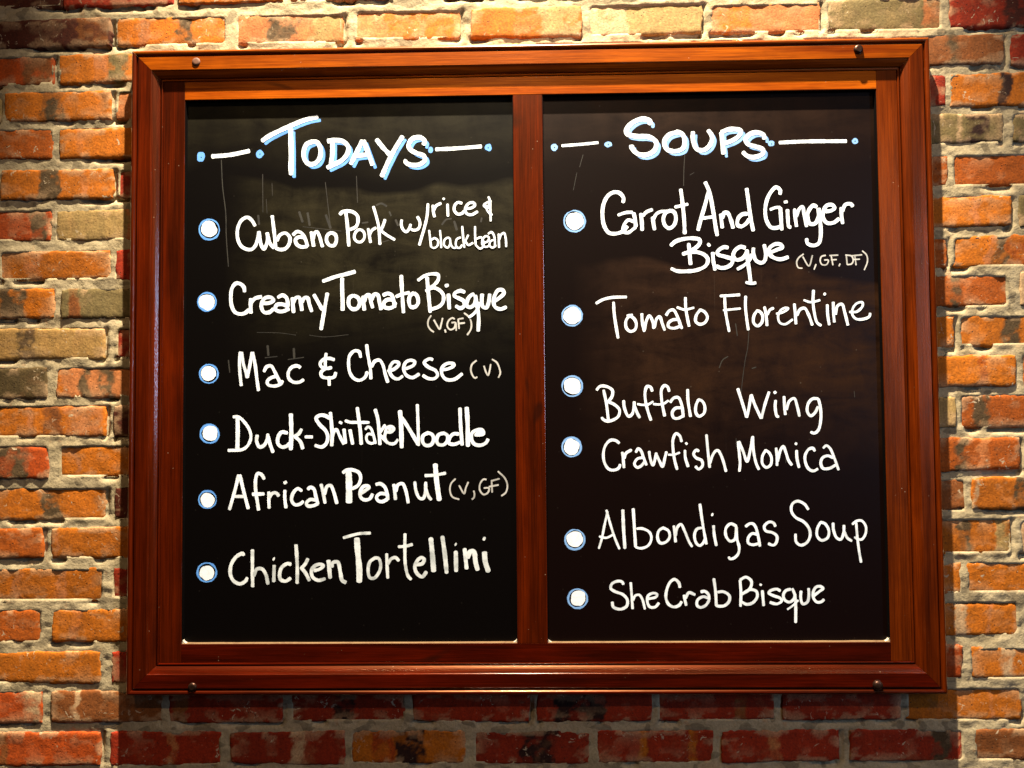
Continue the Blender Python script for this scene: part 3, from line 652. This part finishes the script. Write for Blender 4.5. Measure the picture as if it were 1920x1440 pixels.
dish(B_L, 'Creamy Tomato Bisque (V,GF)', [
 (340, 500, 44, "712,285 703,230 660,192 615,188 572,240 557,340 567,440 602,510 660,533 720,520 760,482; 780,360 780,440 783,528; 787,405 830,357 905,338; 905,412 990,408 1038,380 1010,347 945,352 907,400 902,460 932,513 990,513 1040,472; 1087,345 1140,322 1183,350 1198,420 1195,480 1213,480; 1190,442 1130,422 1072,432 1058,478 1100,503 1160,498 1205,475; 1250,352 1255,430 1263,515; 1262,405 1290,350 1325,347 1345,410 1358,498; 1352,405 1385,352 1420,352 1440,420 1468,505; 1490,312 1540,400 1588,485; 1643,300 1625,400 1597,560 1572,708; 46:1592,165 1740,112 1850,85 1958,55; 46:1810,130 1810,250 1815,400 1815,495"),
 (660, 500, 44, "18,322 -30,352 -33,440 10,478 60,468 88,410 70,352 15,322; 125,335 130,410 140,492; 137,395 165,325 195,322 215,400 235,468; 217,375 255,310 290,318 310,400 328,485; 350,322 400,302 448,322 473,400 480,458; 462,372 400,372 362,402 362,450 410,468 468,448 488,402; 555,100 560,220 570,380 580,522; 38:492,340 560,312 650,290; 700,292 652,332 642,400 662,452 710,452 743,410 735,335 697,292; 845,122 855,250 870,400 880,512; 40:742,155 820,102 900,82 968,92 970,148 920,210 880,238; 40:832,275 910,238 980,262 1028,320 1023,400 980,448 885,483; 1085,305 1095,475; 1048,219 1082,207; 1268,288 1220,272 1157,300 1152,330 1200,355 1258,390 1263,440 1220,468 1167,442; 1375,307 1340,322 1302,370 1292,440 1330,458 1378,420 1395,332; 1387,322 1400,400 1425,560 1420,728; 34:1313,572 1370,530 1420,462 1438,402; 1465,305 1460,380 1472,450 1510,463 1538,400 1550,305; 1602,388 1660,350 1708,302 1698,267 1650,262 1612,310 1592,390 1612,455 1670,478 1735,455"),
 (660, 500, 20, "890,550 860,600 855,660 885,710 922,736; 920,597 950,650 985,702 1005,640 1020,578; 1045,707 1055,742; 1155,590 1130,577 1085,610 1072,670 1105,708 1150,690 1165,632; 1122,630 1165,630 1173,722; 1195,590 1205,698; 1195,590 1255,580; 1205,640 1268,632; 1262,522 1310,560 1340,620 1338,700 1297,768")])
dish(B_L, 'Mac & Cheese (V)', [
 (340, 500, 38, "665,960 655,1060 660,1200 675,1342; 677,962 700,1100 725,1180 742,1248; 742,1248 767,1130 797,960; 802,960 830,1100 850,1260 868,1392; 930,1182 960,1127 1010,1117 1050,1180 1085,1250 1118,1315; 1075,1232 1010,1250 967,1290 977,1328 1050,1343 1120,1318 1138,1282; 1342,1138 1310,1117 1250,1127 1207,1180 1207,1250 1260,1298 1330,1298 1375,1272; 1630,972 1620,1060 1620,1150; 1722,1048 1670,1032 1602,1042 1562,1090 1580,1130 1640,1145 1690,1135; 1622,1145 1572,1190 1582,1235 1650,1253 1718,1240 1738,1192; 1662,1240 1665,1338"),
 (660, 500, 38, "98,1018 80,957 30,947 -25,1000 -38,1090 -20,1200 30,1263 90,1278 150,1240 173,1180; 165,875 180,1000 205,1130 213,1265; 217,1130 260,1062 310,1052 345,1100 375,1210 403,1300; 402,1175 470,1155 528,1100 520,1077 470,1072 432,1120 427,1190 467,1248 520,1263 572,1230; 602,1150 690,1110 708,1072 660,1052 602,1080 582,1150 612,1220 680,1248 758,1207; 912,1047 870,1037 812,1080 860,1130 940,1170 963,1220 930,1258 860,1258 795,1222; 992,1160 1080,1150 1148,1110 1140,1092 1080,1087 1017,1130 1012,1210 1060,1268 1150,1268 1240,1205"),
 (660, 500, 20, "1402,1054 1350,1100 1337,1160 1360,1230 1385,1253 1408,1240; 1485,1117 1505,1180 1530,1222 1550,1160 1560,1098; 1577,1042 1630,1080 1663,1160 1668,1200 1647,1248")])
dish(B_L, 'Duck-Shiitake Noodle', [
 (340, 740, 42, "50:632,255 635,400 630,632; 36:580,250 645,252 712,312 768,400 783,480 750,568 690,615 525,628; 855,455 847,520 880,588 930,570 968,500 973,445; 977,470 1000,560 1033,648; 1193,430 1130,422 1092,470 1087,550 1130,588 1185,578 1220,545; 50:1232,215 1237,350 1237,500 1232,615; 1355,385 1320,440 1270,472; 1280,472 1340,530 1368,612; 36:1393,475 1480,475; 1668,265 1620,237 1560,232 1517,265 1560,340 1620,400 1648,470 1630,550 1580,588 1503,570; 1677,200 1690,330 1697,460 1692,578; 36:1697,480 1725,402 1745,392 1780,460 1828,560; 1830,385 1848,550; 36:1778,307 1808,323; 1897,392 1910,460 1928,555; 34:1843,292 1900,310 1960,311 2115,312"),
 (660, 740, 42, "60,148 75,260 95,420 105,558; 32:152,390 180,362 213,380 240,450 265,550; 32:235,450 182,442 162,480 177,530 223,548 265,530; 262,168 290,270 305,400 315,562; 36:372,342 340,390 312,430; 34:312,445 368,510 402,545; 36:382,420 440,418 473,385 440,357 392,375 375,430 372,500 420,548 480,548 518,502; 48:415,388 445,385; 50:540,178 553,350 560,598; 44:562,258 640,380 748,562; 36:735,112 740,230 745,400 750,570; 860,427 802,460 792,520 825,568 888,563 918,510 905,452 855,427; 1040,432 977,450 952,510 972,558 1030,563 1073,520 1073,460 1035,432; 1200,442 1140,442 1097,490 1092,545 1150,558 1220,532; 1215,148 1220,300 1230,450 1240,572; 50:1290,140 1300,300 1305,578; 1382,450 1440,450 1478,438 1463,397 1410,397 1352,430 1347,510 1382,558 1450,568 1508,540 1533,495; 28:1400,425 1450,420")])
dish(B_L, 'African Peanut (V,GF)', [
 (340, 740, 40, "645,900 610,1050 542,1292; 657,900 700,1080 753,1282; 600,1145 705,1145; 933,948 900,897 860,887 837,950 837,1080 855,1200 870,1302; 797,1120 932,1116; 985,1095 985,1180 988,1278; 987,1160 1030,1107 1070,1107 1098,1142; 1165,1072 1165,1170 1178,1272; 1155,997 1188,977; 1358,1083 1310,1057 1257,1110 1242,1190 1280,1238 1340,1228 1373,1197; 1422,1068 1450,1042 1490,1060 1515,1150 1538,1235; 1510,1185 1450,1180 1407,1220 1422,1250 1480,1250 1538,1225; 1572,1005 1595,1100 1618,1222; 1612,1120 1640,1032 1680,1022 1710,1080 1752,1228; 76:1882,865 1887,1000 1887,1222; 1817,880 1860,847 1930,847 1998,877 2018,940 1990,1018 1920,1060"),
 (660, 740, 40, "87,1120 160,1070 193,1045 180,1027 130,1032 97,1080 97,1150 140,1183 200,1170 233,1115; 267,1010 320,1002 370,1040 398,1130 403,1185; 390,1120 320,1112 277,1150 292,1190 340,1203 395,1178; 470,1005 480,1080 490,1182; 492,1090 520,1012 570,1002 600,1060 620,1140 633,1222; 36:707,980 720,1080 760,1163 800,1168 825,1100 830,985; 36:832,1060 860,1140 892,1182; 56:937,785 950,950 967,1080 983,1188; 38:818,910 930,905 1055,882"),
 (660, 740, 20, "1163,947 1115,1000 1102,1080 1130,1150 1207,1178; 1205,1022 1262,1112 1280,1050 1308,983; 1370,1082 1378,1120 1370,1160 1347,1178; 1513,955 1480,952 1442,1000 1437,1070 1480,1123 1530,1100 1540,1052 1482,1050; 1570,960 1577,1102; 1570,970 1658,945; 1542,1035 1648,1015; 1642,862 1720,940 1748,1020 1730,1100 1682,1138")])
dish(B_L, 'Chicken Tortellini', [
 (340, 960, 42, "698,488 690,467 622,500 562,590 552,700 592,778 660,808 720,778 743,738; 800,428 800,600 803,842; 817,720 850,642 910,642 950,700 975,808; 1045,597 1040,782; 46:1033,524 1043,529; 1238,588 1190,582 1132,620 1107,690 1117,758 1170,778 1233,742; 1290,365 1300,500 1305,650 1303,802; 1425,525 1390,590 1340,640; 1348,622 1400,690 1443,775; 1490,660 1560,640 1598,602 1570,587 1512,600 1467,650 1477,730 1540,768 1618,750; 50:1655,540 1665,640 1675,742; 44:1695,620 1702,572 1758,562 1790,680 1810,768 1855,795; 36:1822,290 1920,262 2000,243 2130,236"),
 (660, 960, 38, "68:55,290 65,450 83,650 82,785; 268,510 202,560 182,660 202,738 250,743 308,670 323,590 300,522 258,515; 390,465 395,600 403,742; 402,590 440,527 490,512 528,548; 597,242 595,400 602,600 632,720 668,760; 522,390 600,385 685,362; 44:720,590 790,580 813,532 780,512 732,550 707,620 732,690 790,728 838,672; 60:887,295 905,480 920,672; 50:1017,275 1045,480 1065,685; 50:1168,445 1172,670; 42:1160,360 1172,366; 48:1267,412 1280,540 1290,640; 56:1297,520 1332,445 1370,445 1390,560 1413,650; 60:1490,445 1500,560 1535,668; 45:1478,296 1500,305")], M_THIN)
dish(B_R, 'Carrot And Ginger Bisque (V,GF,DF)', [
 (1030, 330, 44, "828,297 835,250 790,192 730,182 662,220 612,310 597,430 617,560 670,638 750,648 830,620 880,562; 36:773,440 860,412 940,407; 947,412 965,490 973,570; 38:958,515 885,497 837,560 832,622 880,638 973,575; 1030,425 1040,520 1045,612; 36:1052,450 1090,407 1163,376; 1162,465 1172,540 1183,602; 38:1167,500 1200,432 1250,402 1330,397; 1370,387 1312,412 1282,480 1302,558 1350,588 1398,558 1423,490 1408,412 1365,387; 1477,148 1495,280 1515,480 1523,652; 36:1413,350 1480,335 1562,316; 1752,68 1800,180 1840,380 1870,570 1888,672; 1792,170 1750,330 1700,500 1672,612; 38:1733,475 1862,456; 1365,783 1420,737 1520,707 1630,702 1688,717 1690,760 1640,813 1592,840; 1567,762 1575,850 1588,997; 1498,880 1560,860 1660,857 1748,890 1783,940 1760,1008 1660,1058 1530,1073 1430,1068 1372,1042; 1837,857 1845,960 1863,1058; 1783,785 1803,767"),
 (1340, 330, 44, "67,428 75,500 85,582; 82,480 110,412 145,417 180,490 208,592; 368,425 310,432 262,480 257,550 300,568 358,530 390,482; 358,138 380,300 405,480 433,617; 733,208 735,160 690,127 632,180 587,270 567,390 582,500 632,578 700,583 755,560; 36:622,380 680,357 735,352; 737,357 745,480 753,607; 40:817,380 822,480 833,570 855,578; 38:778,297 818,289; 40:897,375 905,470 920,572; 40:917,460 950,372 985,347 1005,430 1033,572; 1150,352 1110,332 1062,380 1042,460 1072,538 1130,533 1168,450 1165,362; 1167,362 1185,500 1190,680 1168,758 1110,783 1042,758 1032,708; 1242,400 1310,390 1348,360 1320,327 1262,332 1222,390 1217,470 1262,528 1330,528 1398,482; 1422,355 1425,450 1438,538; 1432,400 1470,322 1530,317 1553,347; 148,807 100,802 32,850 32,880 120,910 198,940 188,990 130,1028 60,1033 12,1010; 343,810 290,797 227,840 207,900 242,943 310,928 353,870 360,832; 362,832 370,950 390,1090 403,1202; 36:348,1197 410,1210 465,1201; 38:250,1052 330,1005 390,950 413,882; 435,808 432,860 462,950 520,978 558,958 573,880 555,775; 602,870 700,830 758,802 740,772 682,767 617,810 607,870 660,918 740,938 828,912"),
 (1340, 330, 17, "1000,877 945,920 922,970 940,1030 988,1038; 990,907 1060,1012 1100,892; 1140,992 1117,1053; 1250,892 1200,907 1187,960 1210,998 1260,995 1278,947 1232,945; 1310,897 1330,1003; 1290,895 1388,890; 1310,945 1370,940; 1410,987 1397,1016; 1480,892 1490,998; 1470,889 1540,902 1558,950 1540,988 1490,998; 1575,892 1590,1003; 1532,900 1658,886; 1560,940 1632,936; 1660,842 1708,890 1718,960 1682,1058")])
dish(B_R, 'Tomato Florentine', [
 (1030, 540, 34, "524,174 600,132 700,107 872,101; 722,160 730,290 750,430 773,562; 905,302 862,370 867,450 910,488 963,468 978,400 950,342 903,310; 24:872,310 935,300; 1040,285 1045,380 1068,488; 1072,470 1090,372 1125,312 1160,370 1175,455; 1182,440 1210,342 1240,322 1270,400 1297,475; 1312,308 1350,257 1395,247 1440,320 1480,430 1493,455; 1442,352 1380,362 1337,400 1342,438 1400,453 1470,432; 1530,105 1535,230 1555,350 1573,434; 28:1433,216 1520,243 1628,221; 1700,242 1652,310 1647,378 1690,408 1748,390 1778,330 1748,272 1695,242"),
 (1340, 540, 34, "62,90 150,86 286,76; 112,105 120,250 162,488; 28:97,250 200,240 288,231; 348,92 345,200 360,350 378,472; 475,257 442,310 437,390 480,428 528,390 538,310 500,262 465,257; 560,215 580,320 588,424; 592,300 620,247 662,226; 26:690,290 760,275 828,230 800,222 742,250 712,320 732,390 790,408 878,352; 895,180 905,290 913,408; 922,310 960,242 1010,227 1050,290 1098,418; 1110,26 1105,150 1120,280 1150,388 1196,424; 28:1003,137 1080,160 1187,136; 1265,186 1270,300 1288,418; 40:1231,66 1244,72; 1332,156 1335,280 1345,388; 1357,300 1380,202 1430,182 1460,270 1498,422; 30:1515,270 1600,265 1663,200 1658,162 1600,172 1552,230 1547,300 1590,348 1680,348 1738,320 1748,280")])
dish(B_R, 'Buffalo', [
 (1030, 710, 34, "530,130 570,87 640,87 708,130 708,190 670,250 650,265; 610,126 640,270 665,472; 662,260 730,290 788,350 778,420 720,463 650,478 597,450 592,434; 835,245 845,330 890,423 930,400 953,310 955,256; 957,300 990,390 1017,438; 1158,142 1140,97 1100,87 1077,150 1082,250 1110,370 1143,468; 26:988,285 1050,295 1110,290 1168,256; 1348,142 1330,92 1295,77 1262,120 1262,230 1280,340 1298,424; 26:1167,285 1230,290 1290,280 1338,246; 1357,268 1400,217 1450,212 1485,280 1508,430; 1480,327 1420,332 1382,380 1397,438 1440,448 1508,417; 1555,122 1560,250 1588,428; 1680,232 1652,290 1647,378 1680,423 1738,390 1748,310 1718,252 1672,232"),
])
dish(B_R, 'Wing', [
 (1340, 710, 34, "260,112 310,270 360,435; 362,435 390,300 410,180; 412,180 450,290 523,448; 525,448 565,290 613,145; 685,245 680,320 703,426 722,420; 36:672,145 686,166; 780,200 785,320 795,408; 807,350 840,252 895,222 925,300 953,422; 1168,225 1100,227 1052,280 1042,370 1080,418 1130,380 1163,312; 1167,228 1190,330 1193,460 1165,578 1120,613 1079,600")])
dish(B_R, 'Crawfish Monica', [
 (1030, 710, 33, "788,728 750,697 690,692 632,750 607,850 622,950 670,1018 730,1028 780,1005 798,964; 820,825 830,900 840,1003; 842,900 860,842 922,801; 972,828 1000,787 1030,810 1060,890 1093,974; 1050,887 990,902 957,960 987,998 1030,983 1073,932; 1122,815 1135,900 1165,973 1195,880 1203,835; 1207,860 1240,930 1273,988 1300,890 1318,820; 1488,708 1465,642 1425,617 1392,680 1392,800 1410,920 1438,1024; 26:1338,855 1400,855 1467,831; 1525,806 1530,890 1562,994; 1533,738 1549,722; 1683,818 1655,802 1622,845 1650,890 1713,920 1723,978 1680,1018 1642,985; 1767,632 1780,780 1803,998; 1807,950 1835,865 1872,812 1897,807 1928,855 1958,935 1987,1044"),
 (1340, 710, 33, "262,706 275,830 285,950 277,1044; 272,706 320,820 363,930 400,800 425,655; 427,650 435,800 465,950 498,1024; 575,802 537,870 537,958 580,998 628,970 638,890 610,832 570,802; 690,780 700,880 700,978; 707,930 740,802 770,762 800,830 830,920 868,974; 920,806 925,900 948,998; 907,743 918,724; 1123,812 1105,782 1060,792 1017,860 1022,950 1060,1018 1110,1038 1162,1012; 30:1217,783 1255,752 1295,782 1340,880 1393,1028; 1335,892 1270,867 1212,890 1192,950 1217,1008 1290,1008 1360,970")])
dish(B_R, 'Albondigas Soup', [
 (1030, 930, 33, "28:655,175 620,330 590,480 557,590; 28:642,158 690,330 740,480 788,594; 26:562,455 640,470 713,437; 38:826,152 835,370 850,588; 36:943,142 955,330 970,575; 30:982,367 1050,367 1128,410 1148,480 1110,558 1030,588 970,575; 1290,352 1232,390 1217,470 1247,528 1310,518 1353,460 1340,392 1280,357; 1400,335 1410,420 1420,518; 1417,450 1440,352 1480,317 1520,390 1570,510 1606,570; 1718,357 1660,372 1632,440 1652,528 1690,558 1730,528 1750,482; 1693,88 1715,250 1745,430 1768,544; 1846,330 1855,440 1878,558; 40:1827,207 1840,212"),
 (1340, 930, 33, "243,338 180,312 127,360 127,450 175,508 225,488 238,420 240,352; 242,342 250,480 275,580 263,650 215,698 170,706 157,682; 347,343 390,312 430,312 460,350 490,460 508,564; 480,432 420,422 377,470 377,528 430,548 510,528; 683,343 660,302 610,292 557,340 572,390 650,412 698,450 693,520 660,553 602,535; 1053,153 1010,92 930,57 872,90 862,170 910,240 1000,290 1058,360 1073,440 1040,518 970,553 917,518 907,425; 1190,292 1152,370 1152,450 1200,498 1268,470 1283,390 1240,312 1185,292; 1330,305 1335,380 1370,468 1415,488 1448,420 1453,326; 1457,400 1490,470 1542,506; 30:1590,296 1600,430 1620,600 1645,745; 30:1547,318 1590,282 1650,277 1698,340 1693,430 1650,488 1600,480 1572,461")])
dish(B_R, 'She Crab Bisque', [
 (1030, 930, 34, "833,997 820,967 770,957 702,990 692,1040 740,1075 830,1110 878,1170 868,1240 800,1273 720,1248 707,1192; 30:915,970 925,1100 937,1272; 30:942,1170 965,1122 1010,1112 1045,1160 1075,1272; 32:1107,1158 1200,1135 1213,1105 1170,1092 1112,1120 1102,1190 1132,1248 1190,1248 1233,1202; 1468,1028 1458,980 1410,937 1362,965 1322,1050 1312,1150 1342,1218 1400,1248 1460,1228 1488,1187; 1515,1115 1525,1170 1540,1232; 1532,1150 1570,1087 1638,1110; 1702,1078 1750,1072 1790,1110 1800,1168; 1790,1150 1730,1132 1667,1170 1662,1230 1700,1253 1760,1228 1798,1170; 1850,932 1870,1080 1878,1235; 1890,1080 1960,1077 2023,1120 2023,1180 1970,1233 1900,1238 1873,1230"),
 (1340, 930, 34, "285,946 295,1100 290,1242; 282,945 350,912 408,950 413,1000 380,1058 292,1110; 294,1110 400,1052 468,1072 478,1130 430,1198 360,1218 302,1190; 535,1062 550,1232; 30:521,988 513,1006; 738,1068 700,1047 632,1062 607,1090 660,1120 738,1150 753,1180 700,1213 617,1195; 858,1047 802,1062 772,1110 787,1168 840,1193 888,1160 905,1102; 872,1042 900,1110 910,1230 910,1425; 24:818,1274 880,1230 940,1170; 970,1065 967,1150 990,1213 1040,1193 1058,1120 1055,1036; 1102,1130 1180,1070 1218,1040 1190,1017 1142,1022 1107,1080 1112,1150 1150,1193 1200,1188 1228,1162")])

# bullets: a filled white dot inside a hand drawn blue ring
def bullet(board, u, v, rw, ri, ro, pale, wx=0, wy=0, nxt=''):
    ink = Ink(); ink.ring(u, v, ri, ro, 1, random.uniform(-.6, .6), random.uniform(-.6, .6))
    ink.blob(u + wx, v + wy, rw - 1.2, (rw - 1.2) * random.uniform(.94, 1.07), 0, .09)
    ink.build('bullet', [M_WHITE, M_PALE if pale else M_BLUE], board, 'white bullet with a blue ring beside ' + nxt)
for a in [(392.5, 430.5, 16, 17.2, 20.3, 0, -.4, -.6, 'Cubano Pork'), (388.3, 566, 15.6, 15.2, 18.2, 0, -.8, .2, 'Creamy Tomato Bisque'), (391.7, 700.8, 15.2, 15.6, 18.6, 0, -.6, -.8, 'Mac and Cheese'),
          (393, 813.3, 15.6, 15.2, 18.8, 0, .6, -1, 'Duck-Shiitake Noodle'), (389, 936.7, 14, 14.8, 17.8, 0, 0, .5, 'African Peanut'), (387.8, 1073, 15.2, 16, 19.2, 0, .8, .8, 'Chicken Tortellini')]:
    bullet(B_L, *a)
for a in [(1077.3, 414.8, 17.4, 18, 21.2, 1, .2, -.6, 'Carrot And Ginger Bisque'), (1072.6, 592, 17.2, 17, 20.2, 1, 0, 0, 'Tomato Florentine'), (1073, 724, 17, 17.2, 20.2, 1, .4, -.6, 'Buffalo Wing'),
          (1071.7, 838, 15.6, 15.8, 19.4, 1, 0, -.4, 'Crawfish Monica'), (1077.6, 1011.8, 16.6, 16.6, 20, 1, .4, -1.4, 'Albondigas Soup'), (1083, 1122.6, 15.4, 16.2, 19.4, 1, 1.2, -1, 'She Crab Bisque')]:
    bullet(B_R, *a)

# faint leftovers of rubbed out writing and scratches
def erased(board, spec, ox, oy, w, label):
    for st in spec.split(';'):
        ink = Ink(.00006); ink.text(st, ox, oy, w); ink.build('erased_mark', [M_GHOST], board)
erased(B_L, "10:330,600 345,900 380,1200 385,1440 410,1800; 8:795,760 798,1190; 8:1500,850 1560,1370; 8:1850,780 1862,1080; 26:745,1220 755,1330; 30:1205,1180 1245,1300; 26:1300,1190 1325,1340; 32:1505,1215 1560,1370; 7:1245,1350 1680,1400; 6:900,860 905,1000; 6:835,1040 845,1200", 360, 200, 8, 'faint rubbed out strokes round the first dish')
erased(B_L, "26:970,885 980,1000; 12:940,1025 1080,1010; 26:1265,915 1270,1030; 12:1200,1045 1380,1020; 14:530,1050 545,1190; 6:850,740 1100,745 1290,770; 6:1440,770 1600,790 1880,765", 340, 500, 8, 'faint rubbed out strokes above the third dish')
erased(B_L, "24:270,210 330,190 390,220; 20:420,280 440,330; 26:490,370 520,440; 20:110,410 180,400; 30:1150,390 1180,490; 22:1460,350 1450,400; 22:1010,430 1060,370 1120,360; 10:340,625 420,600", 660, 350, 8, 'faint rubbed out strokes behind black bean')
erased(B_R, "7:440,660 400,800; 6:370,860 330,1060; 7:1585,640 1575,800 1570,1010; 6:1640,890 1690,860", 1020, 180, 7, 'fine scratches under the heading')
erased(B_R, "8:385,480 370,680 345,800 310,1060 300,1170; 12:235,400 255,540; 12:50,900 90,810 150,770; 14:420,905 465,890; 7:1570,1160 1575,1230; 8:240,1690 245,1800; 8:795,1910 800,1970", 1340, 540, 8, 'fine scratches and rubbed out strokes between the dishes')

S.render.engine = 'CYCLES'
S.render.resolution_x = 1024; S.render.resolution_y = 768
